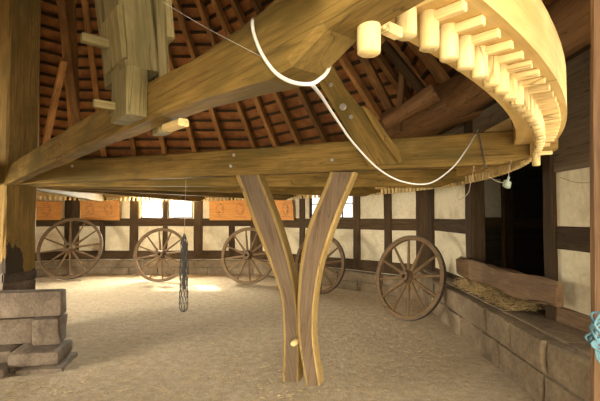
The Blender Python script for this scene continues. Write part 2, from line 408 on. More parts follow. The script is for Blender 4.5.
# right wall with the feeding hatch
A3, B3 = corner(0), corner(-1)
HATCH = (A3.y-6.36, A3.y-4.50, 0.58, 2.55)
wh = Wall('wall_right', A3, B3, [HATCH])
wh.post(0.14, 0.28, proud=0.07); wh.post(HATCH[0]-0.12, 0.24, 0.5, HT, proud=0.06); wh.bar('post', (HATCH[0]-0.02, 0.5), (HATCH[0]-0.02, HT), 0, 0.06, M_FRAME, 0.05, 0.20); wh.post(HATCH[1]+0.08, 0.17, 0.5, HT, M_FRAME, proud=0.05)
wh.post(A3.y-3.62, 0.2, 0.5)
wh.rail(0, HATCH[0], RB, RT); wh.rail(HATCH[1], wh.L, RB-0.06, RT-0.06, proud=0.02)
wh.rail(0, HATCH[0], SB, ST, name='sill_beam'); wh.rail(HATCH[1]+0.02, wh.L, 0.56, 0.76, M_MANGER, proud=0.03, name='sill_beam')
wh.rail(HATCH[0], HATCH[1], 2.45, 2.65, name='lintel')
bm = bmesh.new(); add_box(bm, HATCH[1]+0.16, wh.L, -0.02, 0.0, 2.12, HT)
obj('board_or_shade_panel', bm, M_SHADE_PANEL, wh.o)  # dark panel put in where the ring shades the wall
wh.footing(0.30, 0.56, 0.60, 14, 0.62, rows=2)
for wl_ in (wr, wh):                    # dark panels put over the plaster for the shade above the ring
    bm = bmesh.new(); add_box(bm, 0, wl_.L if wl_ is wr else HATCH[1]+0.1, -0.02, 0.0, 2.62, HT); obj('board_or_shade_panel', bm, M_SHADE_PANEL, wl_.o)
# near wall with the doorway the photograph is taken from
A4, B4 = corner(-1), corner(-2)
jamb_r = (Vector((0.99, 1.39, 0))-A4).length; jamb_l = (Vector((-0.78, -0.38, 0))-A4).length
wn = Wall('wall_near', A4, B4, [(0.35, jamb_l, 0, 2.85)])
wn.post(jamb_l+0.1, 0.2, 0.02, HT); wn.post(0.25, 0.2, 0.02, HT); wn.rail(0.2, jamb_l+0.2, 2.85, 3.05, name='lintel')
dj = timber('post', (0.968, 1.33, 0.02), (1.085, 1.38, 2.9), 0.14, 0.14, M_JAMB, wn.o, up=(0.7, -0.7, 0))
ww_L = (corner(0)-corner(1)).length
for nm, k in (('wall_near_left', -2), ('wall_left_near', -3), ('wall_left', -4), ('wall_far_left', -5)):
    fill_opening = nm == 'wall_left_near'  # wide unseen opening, made up to let the left fill lamp in
    ww = Wall(nm, corner(k), corner(k-1), [(0.95, ww_L-0.95, 0, 2.7)] if fill_opening else [])
    for q in ((0.1, 0.85, ww.L-0.85, ww.L-0.1) if fill_opening else (0.1, 1.4, 2.75, 4.1, ww.L-0.1)): ww.post(q, 0.2, 0.02 if fill_opening else 0.44)
    if fill_opening: ww.rail(0, ww.L, 2.7, 2.9, name='lintel'); continue
    ww.rail(0, ww.L, RB, RT); ww.rail(0, ww.L, SB, ST, name='sill_beam'); ww.footing(0.16, 0.16, SB, 20+k, 0.6)

# stable beyond the hatch: dark and shallow
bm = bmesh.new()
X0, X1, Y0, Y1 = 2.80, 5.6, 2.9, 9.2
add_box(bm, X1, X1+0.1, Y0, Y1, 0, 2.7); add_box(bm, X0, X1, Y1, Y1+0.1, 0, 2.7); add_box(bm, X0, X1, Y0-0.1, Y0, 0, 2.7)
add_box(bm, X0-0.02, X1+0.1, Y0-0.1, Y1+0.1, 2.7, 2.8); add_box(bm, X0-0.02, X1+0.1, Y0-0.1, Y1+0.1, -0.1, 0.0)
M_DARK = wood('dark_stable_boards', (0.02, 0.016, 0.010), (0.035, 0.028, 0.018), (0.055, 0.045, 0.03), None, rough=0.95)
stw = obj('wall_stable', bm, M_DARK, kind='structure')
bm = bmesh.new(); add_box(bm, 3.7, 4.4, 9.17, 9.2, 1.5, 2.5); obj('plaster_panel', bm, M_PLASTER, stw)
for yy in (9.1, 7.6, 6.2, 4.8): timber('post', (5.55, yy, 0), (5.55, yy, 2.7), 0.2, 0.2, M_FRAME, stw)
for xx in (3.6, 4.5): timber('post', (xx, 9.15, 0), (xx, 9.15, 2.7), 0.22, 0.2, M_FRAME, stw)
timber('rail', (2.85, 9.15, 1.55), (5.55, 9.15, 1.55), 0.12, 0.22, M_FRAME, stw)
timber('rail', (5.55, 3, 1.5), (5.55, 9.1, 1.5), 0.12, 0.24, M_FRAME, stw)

# windows
def window(name, wall, op, cols, rows):
    a, b, z0, z1 = op
    fr = bmesh.new(); t = 0.035
    add_box(fr, a, b, 0.02, 0.09, z0, z0+t); add_box(fr, a, b, 0.02, 0.09, z1-t, z1)
    add_box(fr, a, a+t, 0.02, 0.09, z0+t, z1-t); add_box(fr, b-t, b, 0.02, 0.09, z0+t, z1-t)
    o = obj(name, fr, M_FRAME, None, wall.M, kind='structure')
    for i in range(1, cols):
        m = bmesh.new(); xx = a+(b-a)*i/cols; add_box(m, xx-0.011, xx+0.011, 0.035, 0.07, z0+t, z1-t); obj('glazing_bar', m, M_FRAME, o)
    for j in range(1, rows):
        m = bmesh.new(); zz = z0+(z1-z0)*j/rows; add_box(m, a+t, b-t, 0.036, 0.069, zz-0.011, zz+0.011); obj('glazing_bar', m, M_FRAME, o)
    m = bmesh.new(); add_box(m, a+t*0.7, b-t*0.7, 0.05, 0.054, z0+t*0.7, z1-t*0.7); obj('pane', m, M_GLASS, o)
window('window_1', wf, WIN1, 1, 1); window('window_2', wf, WIN2, 1, 1); window('window_3', wr, WIN3, 4, 2)

# ------------------------------------------------------------------ roof
SL = 1.19; APEX = HT+0.2+SL*APO
ceil = empty('ceiling', (CX, CY, HT), kind='structure')
OV = 0.75  # unseen eave, widened to keep the sun off the far right window
for k in range(8):                 # one tiled slope per wall, laid in lapping courses
    bm = bmesh.new(); ang = R(45*k)
    ca, sa = math.cos(ang), math.sin(ang)
    nrow = 38; Rr = APO+OV
    T = Matrix.Translation((0, 0, 0)) @ Matrix.Rotation(ang, 4, 'Z')
    for i in range(nrow):
        d0 = Rr*(1-i/nrow); d1 = Rr*(1-(i+1)/nrow)
        z0 = 0.32+SL*(APO-d0); z1 = 0.32+SL*(APO-d1)
        h0, h1 = d0*math.tan(R(22.5)), max(d1*math.tan(R(22.5)), 0.001)
        dn = 0.07                       # lower edge of each course lies on the one below
        p = [(d0, -h0, z0+dn), (d0, h0, z0+dn), (d1, h1, z1), (d1, -h1, z1)]
        q = [bm.verts.new(T @ Vector(v)) for v in p]; bm.faces.new(q)
        e = [bm.verts.new(T @ Vector((d1, s*h1, z1+dn))) for s in (1, -1)]
        bm.faces.new((q[3], q[2], e[0], e[1]))
        tt = [bm.verts.new(T @ Vector((v[0]+0.02, v[1], v[2]+0.09))) for v in p]; bm.faces.new(tt)
    slope = obj('roof_slope', bm, M_TILE, ceil)
    bm = bmesh.new()
    for i in range(nrow):               # tiling laths
        d = Rr*(1-(i+0.15)/nrow)
        if d < 0.4: continue
        h = d*math.tan(R(22.5)); z = 0.285+SL*(APO-d)
        add_box(bm, d-0.028, d+0.028, -h, h, z-0.03, z+0.03, T)
    obj('laths', bm, M_FRAME, slope)  # dark wood puts the shade between tile rows into the lath colour
for k in range(8):                     # rafters run up to the apex
    a0 = 45*k
    for j, s in enumerate((-0.5, -0.333, -0.167, 0, 0.167, 0.333)):
        ux, uy = math.cos(R(a0)), math.sin(R(a0)); tx, ty = -uy, ux
        off = s*2*APO*math.tan(R(22.5))
        p0 = Vector((CX+ux*APO+tx*off, CY+uy*APO+ty*off, HT+0.13))
        d1 = 0.25 if s in (-0.5, 0) else 1.6
        k1 = d1/APO
        p1 = Vector((CX+(ux*APO+tx*off)*k1, CY+(uy*APO+ty*off)*k1, HT+0.13+SL*(APO-d1)))
        timber('rafter', p0, p1, 0.13, 0.15, M_RAFTER, ceil, jit=0.015)
    timber('wall_plate', corner(k)+Vector((0, 0, HT-0.03)), corner(k+1)+Vector((0, 0, HT-0.03)), 0.24, 0.26, M_FRAME, ceil)
def log(name, p0, p1, r0, r1, parent, m=M_LOG):
    bm = bmesh.new(); L = (Vector(p1)-Vector(p0)).length; rings = []
    s = rnd.uniform(0, 50)
    for i in range(17):
        t = i/16; r = r0+(r1-r0)*t
        rings.append([(L*t, r*math.cos(a)*(1+0.06*nz(t*5+s, math.cos(a)*1.5, math.sin(a)*1.5)), r*math.sin(a)*(1+0.06*nz(t*5+s, math.cos(a)*1.5+7, math.sin(a)*1.5))) for a in [2*math.pi*q/20 for q in range(20)]])
    loft(bm, rings); return obj(name, bm, m, parent, rel(parent, along(p0, p1)), smooth=True)
log('tie_log', (2.42, 8.2, EYE+1.74), (2.42, 2.9, EYE+1.74), 0.23, 0.25, ceil)
log('tie_log', at(392, 128, 7.6), at(535, 66, 5.4)+Vector((0.1, 0, 0)), 0.33, 0.38, ceil)
log('tie_log', at(385, 124, 6.6), at(436, 92, 6.2), 0.10, 0.15, ceil, M_LOG)
timber('collar_beam', at(398, 132, 6.7), at(403, 70, 6.9), 0.10, 0.10, M_LOG, ceil)
timber('collar_beam', at(345, 20, 8.5), at(402, 132, 7.8), 0.16, 0.16, M_RAFTER, ceil)
timber('collar_beam', at(385, 45, 7.0), at(425, 95, 6.5), 0.14, 0.14, M_FRAME, ceil)
timber('strut', at(64, 60, 9.6), at(44, 150, 10.8), 0.14, 0.14, M_RAFTER, ceil)
timber('strut', at(58, -30, 9.0), at(77, 128, 10.6), 0.18, 0.18, M_RAFTER, ceil)
timber('strut', at(70, -30, 9.2), at(76, 128, 10.9), 0.18, 0.18, M_RAFTER, ceil)

# ------------------------------------------------------------------ the great peg wheel with its shaft and spokes
Z0 = 0.80
mill = empty('mill_wheel', (CX, CY, Z0), label='huge horizontal peg wheel with timber spokes on an upright shaft standing on stone blocks', cat='mill wheel')
AD = Vector((1.64+3.41, 3.45-5.40, 0)).normalized(); AN = Vector((-AD.y, AD.x, 0))     # beam A direction and its far side
aA = math.atan2(AD.y, AD.x)
ZB, ZU = EYE+0.43, EYE+0.58          # underside of spokes, underside of rim
R_IN, R_OUT, R_PEG = 6.22, 6.50, 6.36
# shaft
Ms = Matrix.Translation((CX, CY, Z0+0.12)) @ Matrix.Rotation(aA, 4, 'Z') @ Matrix.Rotation(-math.pi/2, 4, 'Y')
obj('shaft', beam_bm([(0, 0.46, -0.23, 0.23, 0), (8.6, 0.42, -0.21, 0.21, 0)], 0.025, 0.02, 0.3), M_SHAFT, mill, rel(mill, Ms))
bm = bmesh.new(); add_box(bm, -0.24, 0.24, -0.24, 0.24, 0, 0.13, Matrix.Rotation(aA, 4, 'Z'))
bmesh.ops.bevel(bm, geom=list(bm.edges), offset=0.015, segments=2, affect='EDGES')
obj('foot_bearing', bm, M_IRON, mill)
# rim
bm = bmesh.new()
lathe(bm, [(R_IN, ZU), (R_OUT, ZU), (R_OUT, ZU+0.22), (R_IN, ZU+0.22)], 224, 'z', closed=True)
rim_m, nt, b = nodes_of('rim_segments')
tc = nt.nodes.new('ShaderNodeTexCoord'); sep = nt.nodes.new('ShaderNodeSeparateXYZ'); nt.links.new(tc.outputs['Object'], sep.inputs[0])
at2 = N(nt, 'ShaderNodeMath', operation='ARCTAN2'); nt.links.new(sep.outputs[1], at2.inputs[0]); nt.links.new(sep.outputs[0], at2.inputs[1])
ln = N(nt, 'ShaderNodeVectorMath', operation='LENGTH'); nt.links.new(tc.outputs['Object'], ln.inputs[0])
cm = nt.nodes.new('ShaderNodeCombineXYZ'); ml = N(nt, 'ShaderNodeMath', operation='MULTIPLY'); ml.inputs[1].default_value = 6.4
nt.links.new(at2.outputs[0], ml.inputs[0]); nt.links.new(ml.outputs[0], cm.inputs[0]); nt.links.new(ln.outputs['Value'], cm.inputs[1]); nt.links.new(sep.outputs[2], cm.inputs[2])
mp = nt.nodes.new('ShaderNodeMapping'); mp.inputs['Scale'].default_value = (1.3, 16, 16); nt.links.new(cm.outputs[0], mp.inputs[0])
f = noise_tex(nt, mp.outputs[0], 1.0, 7, 0.6, 0.6)
col = ramp(nt, f, [(0.28, (0.42, 0.25, 0.065)), (0.5, (0.57, 0.37, 0.115)), (0.7, (0.68, 0.48, 0.19))])
fr = N(nt, 'ShaderNodeMath', operation='FRACT'); dv = N(nt, 'ShaderNodeMath', operation='MULTIPLY'); dv.inputs[1].default_value = 28/(2*math.pi)
nt.links.new(at2.outputs[0], dv.inputs[0]); nt.links.new(dv.outputs[0], fr.inputs[0])
lt = N(nt, 'ShaderNodeMath', operation='LESS_THAN'); lt.inputs[1].default_value = 0.004; nt.links.new(fr.outputs[0], lt.inputs[0])
nt.links.new(mix(nt, lt.outputs[0], col, (0.10, 0.06, 0.02)), b.inputs['Base Color']); b.inputs['Roughness'].default_value = 0.7; bump(nt, b, f, 0.15, 0.01)
rim = obj('rim', bm, rim_m, mill, Matrix.Translation((0, 0, -Z0)))
# spokes
def spoke(p0, p1, prof, sub=0.22):
    L = (Vector(p1)-Vector(p0)).length
    return obj('spoke_beam', beam_bm(prof(L), 0.014, 0.010, sub), M_BEAM, mill, rel(mill, along(p0, p1)))
fa0 = Vector((-3.41, 5.40, 0)) - AN*0.07       # front lower edge of the long beam
cA = fa0 + AN*0.08
pA0 = cA - AD*1.3; tA = 0
endA = Vector((2.10, 3.27, 0)); LA = (endA-pA0).dot(AD)-0.10
pA1 = pA0+AD*LA
kink = (Vector((1.64, 3.45, 0))-pA0).dot(AD)
spokeA = spoke((pA0.x, pA0.y, ZB), (pA1.x, pA1.y, ZB), lambda L: [(0, 0.16, 0, 0.26, 0), (kink, 0.16, 0, 0.275, 0), (kink+0.33, 0.16, 0.075, 0.27, 0), (LA+0.02, 0.16, 0.10, 0.26, 0)])
def on_front_of_A(px, py, proud=0.0):      # a point on the camera side of the long beam
    r = (px-300)/FPX; f = cA-AN*(0.08+proud)
    k = (f.x-r*f.y)/(r*AD.y-AD.x); return at(px, py, f.y+AD.y*k)
bolt_bm = bmesh.new(); lathe(bolt_bm, [(0.0001, 0.012), (0.014, 0.012), (0.017, 0.006), (0.017, -0.01)], 10, 'z')
bolt0 = obj('bolt', bolt_bm, M_STEEL, spokeA)
def place_bolt(o, p, nrm, par):
    z = Vector(nrm).normalized(); q = z.to_track_quat('Z', 'Y').to_matrix().to_4x4(); q.translation = p
    o.parent = par; o.matrix_basis = rel(par, q)
first = True
for px, py in ((234, 155), (231, 166), (332, 160), (72.5, 166)):
    o = bolt0 if first else bolt0.copy()
    if not first: COL.objects.link(o)
    first = False
    place_bolt(o, on_front_of_A(px, py), -AN, spokeA)
# the beam that comes towards the door
BD = (Vector((0.166, 0.993, 0))-Vector((CX, CY, 0))).normalized(); BN = Vector((-BD.y, BD.x, 0))    # BN: away from the camera
pB0 = Vector((CX, CY, ZB))+BD*0.22-BN*0.03; pB1 = pB0+BD*6.3
def profB(L):
    return [(0, 0.14, 0.0, 0.24, 0), (2.2, 0.12, 0.01, 0.22, 0), (4.0, 0.12, 0.01, 0.195, 0), (5.0, 0.12, 0.0, 0.165, 0), (5.4, 0.12, -0.012, 0.15, 0), (5.7, 0.125, -0.032, 0.155, 0), (5.85, 0.13, -0.045, 0.165, 0), (5.95, 0.13, -0.035, 0.18, 0), (6.08, 0.13, 0.02, 0.18, 0), (6.29, 0.13, 0.045, 0.18, 0)]
spokeB = spoke(pB0, pB1, profB, 0.15)
for k in range(2, 14):
    a = R(-23.8+25.714*(k-1)) ; d = Vector((math.cos(a), math.sin(a), 0))
    p0 = Vector((CX, CY, ZB))+d*0.2; p1 = p0+d*6.22
    if k == 13: continue
    spoke(p0, p1, lambda L: [(0, 0.16, 0, 0.26, 0), (5.8, 0.15, 0, 0.25, 0), (6.0, 0.15, 0.07, 0.25, 0), (L, 0.15, 0.10, 0.25, 0)], 0.5)
# pegs: a round peg below the rim, held by a square tail towards the outer edge
NP = 340
def peg_bm(long):
    bm = bmesh.new(); lo = -0.190 if long else -0.104
    lathe(bm, [(0.022, lo), (0.0275, lo+0.004), (0.0285, lo+0.02), (0.0285, 0.03)], 20, 'z'); return bm
def tail_bm(long):
    bm = bmesh.new(); z = -0.10 if long else -0.02
    if long == 2: add_box(bm, -0.014, 0.014, -0.05, 0.12, -0.118, -0.09)
    else: add_box(bm, 0.02, 0.108, -0.0125, 0.0125, z-0.009, z+0.019)
    bmesh.ops.bevel(bm, geom=list(bm.edges), offset=0.003, segments=1, affect='EDGES'); return bm
angs = []
aB = math.atan2(0.993-CY, 0.166-CX); dA = math.atan2(3.28-CY, 1.87-CX)
for i in range(NP):
    a = aB + 2*math.pi*i/NP
    p = (CX+R_PEG*math.cos(a), CY+R_PEG*math.sin(a), ZU-0.05)
    if i: a += 0.32*2*math.pi/NP
    q = project(p) if p[1] > 0.3 else (-999, 0, 99)
    vis = q[2] > 0.2 and -5 < q[0] < 605 and -15 < q[1] < 405
    if i == NP-1: continue
    angs.append((a, q[2] if vis else 50+i*0.01, i))
near = sorted(angs, key=lambda t: t[1])[:100]; rest = sorted(angs, key=lambda t: t[1])[100:]
iA = (round((dA-aB)/(2*math.pi)*NP)-1) % NP
protos = {}
for a, d, i in near:
    lg = 2 if i == 0 else (1 if i == iA else 0)
    M = Matrix.Translation((R_PEG*math.cos(a), R_PEG*math.sin(a), ZU-Z0)) @ Matrix.Rotation(a, 4, 'Z')
    if lg not in protos:
        pg = obj('peg', peg_bm(lg), M_PEGZ, mill, smooth=True); tl = obj('peg_tail', tail_bm(lg), M_PEG, pg)
        protos[lg] = pg
    else: pg = copy_tree(protos[lg], mill)
    pg.matrix_basis = M
bm = bmesh.new()
for a, d, i in rest:
    t = peg_bm(False); t2 = tail_bm(False)
    for q in (t, t2):
        q.transform(Matrix.Translation((R_PEG*math.cos(a), R_PEG*math.sin(a), ZU-Z0)) @ Matrix.Rotation(a, 4, 'Z'))
        tmp = bpy.data.meshes.new('tmp'); q.to_mesh(tmp); q.free(); bm.from_mesh(tmp); bpy.data.meshes.remove(tmp)
o = obj('peg_ring', bm, M_PEGZ, mill, smooth=True); o['kind'] = 'stuff'
# knee brace bolted to the long beam
def A_plane(px, py, off):
    return on_front_of_A(px, py, off)
def plate(name, pts, thick, m, parent, direction):
    """a plank of given outline (world points in one plane) with thickness along direction"""
    bm = bmesh.new(); d = Vector(direction)*thick
    a = [bm.verts.new(Vector(p)) for p in pts]; c = [bm.verts.new(Vector(p)+d) for p in pts]
    bm.faces.new(a); bm.faces.new(c[::-1]); n = len(a)
    for i in range(n): bm.faces.new((a[i], c[i], c[(i+1) % n], a[(i+1) % n]))
    bmesh.ops.bevel(bm, geom=list(bm.edges), offset=0.008, segments=1, affect='EDGES')
    # grain along the longest side: rebuild in a local frame
    p0, p1 = Vector(pts[0]), Vector(pts[1])
    M = along(p0, p1, direction); bm.transform(M.inverted())
    return obj(name, bm, m, parent, rel(parent, M))
o1 = [(286, 30), (368, 166), (404, 163), (399, 150), (388, 140), (375, 120), (358, 104), (345, 88), (312, 28)]
brace = plate('knee_brace', [A_plane(x, y, 0.055) for x, y in o1], 0.10, M_BEAM, mill, AN)
o2 = [(360, 105), (381, 138), (398, 162), (403, 162), (398, 148), (388, 136), (379, 122), (368, 108)]
plate('brace_cheek', [A_plane(x, y, 0.09) for x, y in o2], 0.06, M_BEAM, brace, AN)
for px, py, s in ((343, 107, 2.0), (331, 85, 1.2), (351, 117, 1.2)):
    o = bolt0.copy(); COL.objects.link(o); place_bolt(o, A_plane(px, py, 0.055), -AN, brace); o.scale = (s, s, 1.2)
bm = bmesh.new(); pc = [on_front_of_A(483, 136, -0.06), on_front_of_A(514, 133, -0.06), on_front_of_A(511, 117, -0.06), on_front_of_A(484, 131, -0.06)]
plate('chock', pc, 0.08, M_RIM, mill, AN)
# hangers that clasp the near beam
def on_B(px, py, off):
    f = pB0 - BN*(0.06+off); r = (px-300)/FPX
    k = (f.x-r*f.y)/(r*BD.y-BD.x); return at(px, py, f.y+BD.y*k)
def hpost(name, parent, pxy0, pxy1, off0, off1, thick, lean=0.0):
    """an upright timber beside the beam: from photo height pxy0 to pxy1 on its face, off0..off1 away from the beam face"""
    a = on_B(*pxy0, 0.0); b = on_B(*pxy1, 0.0); mid = (off0+off1)/2
    p0 = a-BN*mid-BD*thick/2; p1 = Vector((p0.x, p0.y, b.z))-BN*lean-BD*lean*0.4
    return timber(name, p0, p1, off1-off0, thick, M_HANG, parent, up=BD, cham=0.01, jit=0.012)
hg = hpost('hanger', mill, (148, 117), (143, 73), 0.005, 0.085, 0.24)
hpost('cheek_piece', hg, (147, 72), (143, -75), -0.055, 0.085, 0.34, 0.07)
hpost('cheek_piece', hg, (147, 64), (143, 17), 0.07, 0.105, 0.26, 0.02)
hg2 = hpost('hanger', mill, (131, 128), (122, -75), -0.20, -0.135, 0.10, 0.05)
hpost('cheek_piece', hg2, (129, 26), (122, -75), -0.235, -0.12, 0.11, 0.05)
for (px, py), off, par, sz in (((112, 34), 0.13, hg, 0.018), ((124, 101), 0.08, hg, 0.016), ((127, 47), -0.19, hg2, 0.014)):
    p = on_B(px, py, off)-BD*(0.12 if par is hg else 0)
    q = -BN if par is hg else BN
    timber('wedge', p-q*0.06, p+q*(0.09 if par is hg else 0.06), sz*1.8, sz*2.2, M_HANG, par, cham=0.004, jit=0.003)
p = on_B(160, 125, -0.05); timber('wedge', p-BD*0.04+BN*0.05, p+BD*0.13+BN*0.05-Vector((0, 0, 0.005)), 0.045, 0.03, M_RIM, hg2, cham=0.006)

# ------------------------------------------------------------------ stone blocks that carry the shaft
def block(x0, x1, y0, y1, z0, z1, label, seed, rot=0.0, group='stone blocks under the shaft'):
    o = obj('stone_block', stone_bm(x1-x0, y1-y0, z1-z0, seed, 0.03, 0.035), M_STONE, None,
            Matrix.Translation((x1, y0, z0)) @ Matrix.Rotation(R(13)+rot, 4, 'Z') @ Matrix.Translation((-(x1-x0)/2, (y1-y0)/2, 0)), smooth=True)
    tag(o, label, 'stone block', group); return o
block(-4.75, -2.80, 4.98, 5.17, 0.50, 0.80, 'large top stone block in front of the upright shaft', 1)
block(-5.2, -3.06, 4.92, 5.17, 0.20, 0.498, 'weathered block of the middle course, left of the upright stone', 2)
block(-3.05, -2.76, 4.87, 5.17, 0.20, 0.498, 'short upright stone at the right corner of the middle course', 3)
block(-5.2, -3.15, 4.64, 5.15, 0.07, 0.198, 'low broken stone step at the lower left of the shaft base', 4)
block(-3.13, -2.63, 4.64, 5.15, 0.052, 0.198, 'rounded step stone at the lower right of the shaft base', 5)
block(-4.9, -3.06, 4.38, 4.62, -0.02, 0.10, 'lowest flat stone lying in front of the shaft base', 6, 0.0)
block(-3.01, -2.55, 4.58, 5.15, -0.03, 0.05, 'thin foundation slab under the right step stone', 7)
block(-5.2, -3.03, 4.64, 5.15, -0.03, 0.068, 'foundation slab under the broken left step', 8)
o = obj('bearing_block', stone_bm(0.47, 0.47, 0.82, 12, 0.012, 0.03), M_STONE, None, Matrix.Translation((CX, CY, -0.02)) @ Matrix.Rotation(aA, 4, 'Z'), smooth=True)
tag(o, 'square stone directly under the dark foot of the upright shaft', 'stone block')

# ------------------------------------------------------------------ forked prop
fp = empty('forked_prop', (0.0, 4.1, fz(0, 4.1)), label='forked prop of two curved timbers bolted together under the long horizontal beam', cat='prop')
def prong(name, left, right, y_mid):
    """outline columns (px) at given rows, in the plane of the long beam: a sawn curved plank with a sapwood edge each side"""
    rows = sorted(set([q[1] for q in left]))
    def val(tab, y):
        for (xa, ya), (xb, yb) in zip(tab, tab[1:]):
            if ya <= y <= yb: return xa+(xb-xa)*(y-ya)/(yb-ya)
        return tab[-1][0] if y > tab[-1][1] else tab[0][0]
    ys = [left[0][1]+(left[-1][1]-left[0][1])*i/26 for i in range(27)]
    def smoothv(tab, y): return sum(val(tab, y+d) for d in (-10, -5, 0, 5, 10))/5 if ys[0]+10 < y < ys[-1]-10 else val(tab, y)
    th = 0.13
    def build(f0, f1, y_in, t):
        bm = bmesh.new(); rings = []
        for y in ys:
            a, b = smoothv(left, y), smoothv(right, y); a2, b2 = a+(b-a)*f0, a+(b-a)*f1
            pa = on_front_of_A(a2, y, y_in); pb = on_front_of_A(b2, y, y_in)
            e = 0.006; u = (pb-pa).normalized()
            j = 0.004*nz(y*0.08, f0*10, left[0][0])
            rings.append([pa+u*e-AN*j, pb-u*e-AN*j, pb+AN*(e), pb+AN*(t-e), pb-u*e+AN*t, pa+u*e+AN*t, pa+AN*(t-e), pa+AN*e])
        loft(bm, rings)
        p0 = on_front_of_A(left[0][0], left[0][1], 0); p1 = on_front_of_A(left[-1][0], left[-1][1], 0)
        M = along(p0, p1, AN); bm.transform(M.inverted()); return bm, M
    bm, M = build(0.0, 1.0, y_mid, th)
    o = obj(name, bm, M_HEART, fp, rel(fp, M))
    for f0, f1 in ((-0.04, 0.15), (0.91, 1.04)):
        bm, M2 = build(f0, f1, y_mid+0.004, th+0.008)
        obj('sapwood_edge', bm, M_SAP, o, rel(fp, M).inverted() @ rel(fp, M2))
    return o
prong('prong', [(235.5, 173), (246, 200), (253, 221), (263, 245), (272, 268), (279, 287), (283, 305), (284, 340), (283, 382)],
      [(257, 173), (267, 198), (277, 224), (285, 250), (290.5, 270), (294.5, 295), (297, 318), (298, 345), (297.5, 382)], -0.045)
pr = prong('prong', [(331, 172), (324, 190), (315.5, 209), (308, 227), (303, 248), (300, 268), (298, 295), (297.5, 320), (299, 345), (306.5, 386)],
      [(354, 172), (347.5, 188), (341, 203), (333, 224), (327, 241), (318.5, 268), (315, 290), (312.5, 311), (312, 341), (319, 386)], 0.045)
bm = bmesh.new(); lathe(bm, [(0.0001, 0.03), (0.02, 0.03), (0.028, 0.02), (0.03, 0.0), (0.03, -0.2)], 14, 'z')
pb = on_front_of_A(294, 343, 0.06); q = (-AN).to_track_quat('Z', 'Y').to_matrix().to_4x4(); q.translation = pb
obj('bolt', bm, M_PEG, fp, rel(fp, q), smooth=True)

# ------------------------------------------------------------------ wagon wheels
def wagon_wheel(D, spokes, label, w=0.06):
    r = D/2
    root = empty('wagon_wheel', label=label, cat='wheel', group='old wagon wheels leaning on the walls')
    bm = bmesh.new(); lathe(bm, [(r-0.075, -w/2+0.006), (r-0.069, -w/2), (r-0.012, -w/2), (r-0.012, w/2), (r-0.069, w/2), (r-0.075, w/2-0.006)], 64, 'y', closed=True)
    obj('felloe_rim', bm, M_WHEEL, root, Matrix.Translation((0, 0, r)), smooth=True)
    bm = bmesh.new(); lathe(bm, [(r-0.013, -w/2-0.003), (r, -w/2-0.003), (r, w/2+0.003), (r-0.013, w/2+0.003)], 64, 'y', closed=True)
    obj('iron_tyre', bm, M_IRON, root, Matrix.Translation((0, 0, r)), smooth=True)
    k = D/1.4
    bm = bmesh.new(); lathe(bm, [(0.035*k, -0.13*k), (0.072*k, -0.135*k), (0.082*k, -0.09*k), (0.112*k, -0.05*k), (0.115*k, 0.05*k), (0.085*k, 0.09*k), (0.075*k, 0.12*k), (0.035*k, 0.12*k)], 28, 'y', closed=True)
    hub = obj('hub', bm, M_WHEEL, root, Matrix.Translation((0, 0, r)), smooth=True)
    bm = bmesh.new(); lathe(bm, [(0.073*k, -0.137*k), (0.086*k, -0.137*k), (0.09*k, -0.10*k), (0.078*k, -0.10*k)], 28, 'y', closed=True)
    obj('hub_band', bm, M_IRON, hub, smooth=True)
    sb = None
    for i in range(spokes):
        a = 2*math.pi*(i+0.3)/spokes
        if sb is None:
            L = r-0.07-0.09*k
            sb = obj('spoke', beam_bm([(0, 0.042, -0.03, 0.03, 0), (L*0.4, 0.036, -0.024, 0.024, 0), (L, 0.032, -0.018, 0.018, 0)], 0.01, 0.003), M_WHEEL, root)
            o = sb
        else: o = sb.copy(); COL.objects.link(o)
        o.matrix_basis = Matrix.Translation((0, 0, r)) @ Matrix.Rotation(-a, 4, 'Y') @ Matrix.Translation((0.09*k, 0, 0))
    return root
def lean(root, px, py, Y, yaw, tilt, D):
    p = at(px, py, Y); p.z = fz(p.x, p.y)+0.035*math.sin(tilt)
    root.matrix_basis = Matrix.Translation(p) @ Matrix.Rotation(yaw, 4, 'Z') @ Matrix.Rotation(-tilt, 4, 'X')
FY = lambda py: EYE*FPX/(py-217.4)
lean(wagon_wheel(1.72, 12, 'largest wagon wheel leaning at the far left beside the upright shaft'), 64.5, 279.5, FY(279.5), R(4), R(19), 1.7)
lean(wagon_wheel(1.40, 12, 'wagon wheel leaning on the far wall below the two bright windows'), 158.5, 282, FY(282), R(0), R(12), 1.4)
lean(wagon_wheel(1.42, 12, 'wagon wheel on the far wall below the right pair of orange boards'), 246, 284, FY(284), R(-14), R(10), 1.4)
lean(wagon_wheel(1.30, 12, 'wagon wheel half hidden behind the right prong of the forked prop'), 317, 294, FY(294), R(-38), R(8), 1.3)
lean(wagon_wheel(1.38, 12, 'nearest wagon wheel leaning in the right corner by the stone ledge'), 402.5, 318, FY(318)-0.1, R(-54), R(13), 1.38)

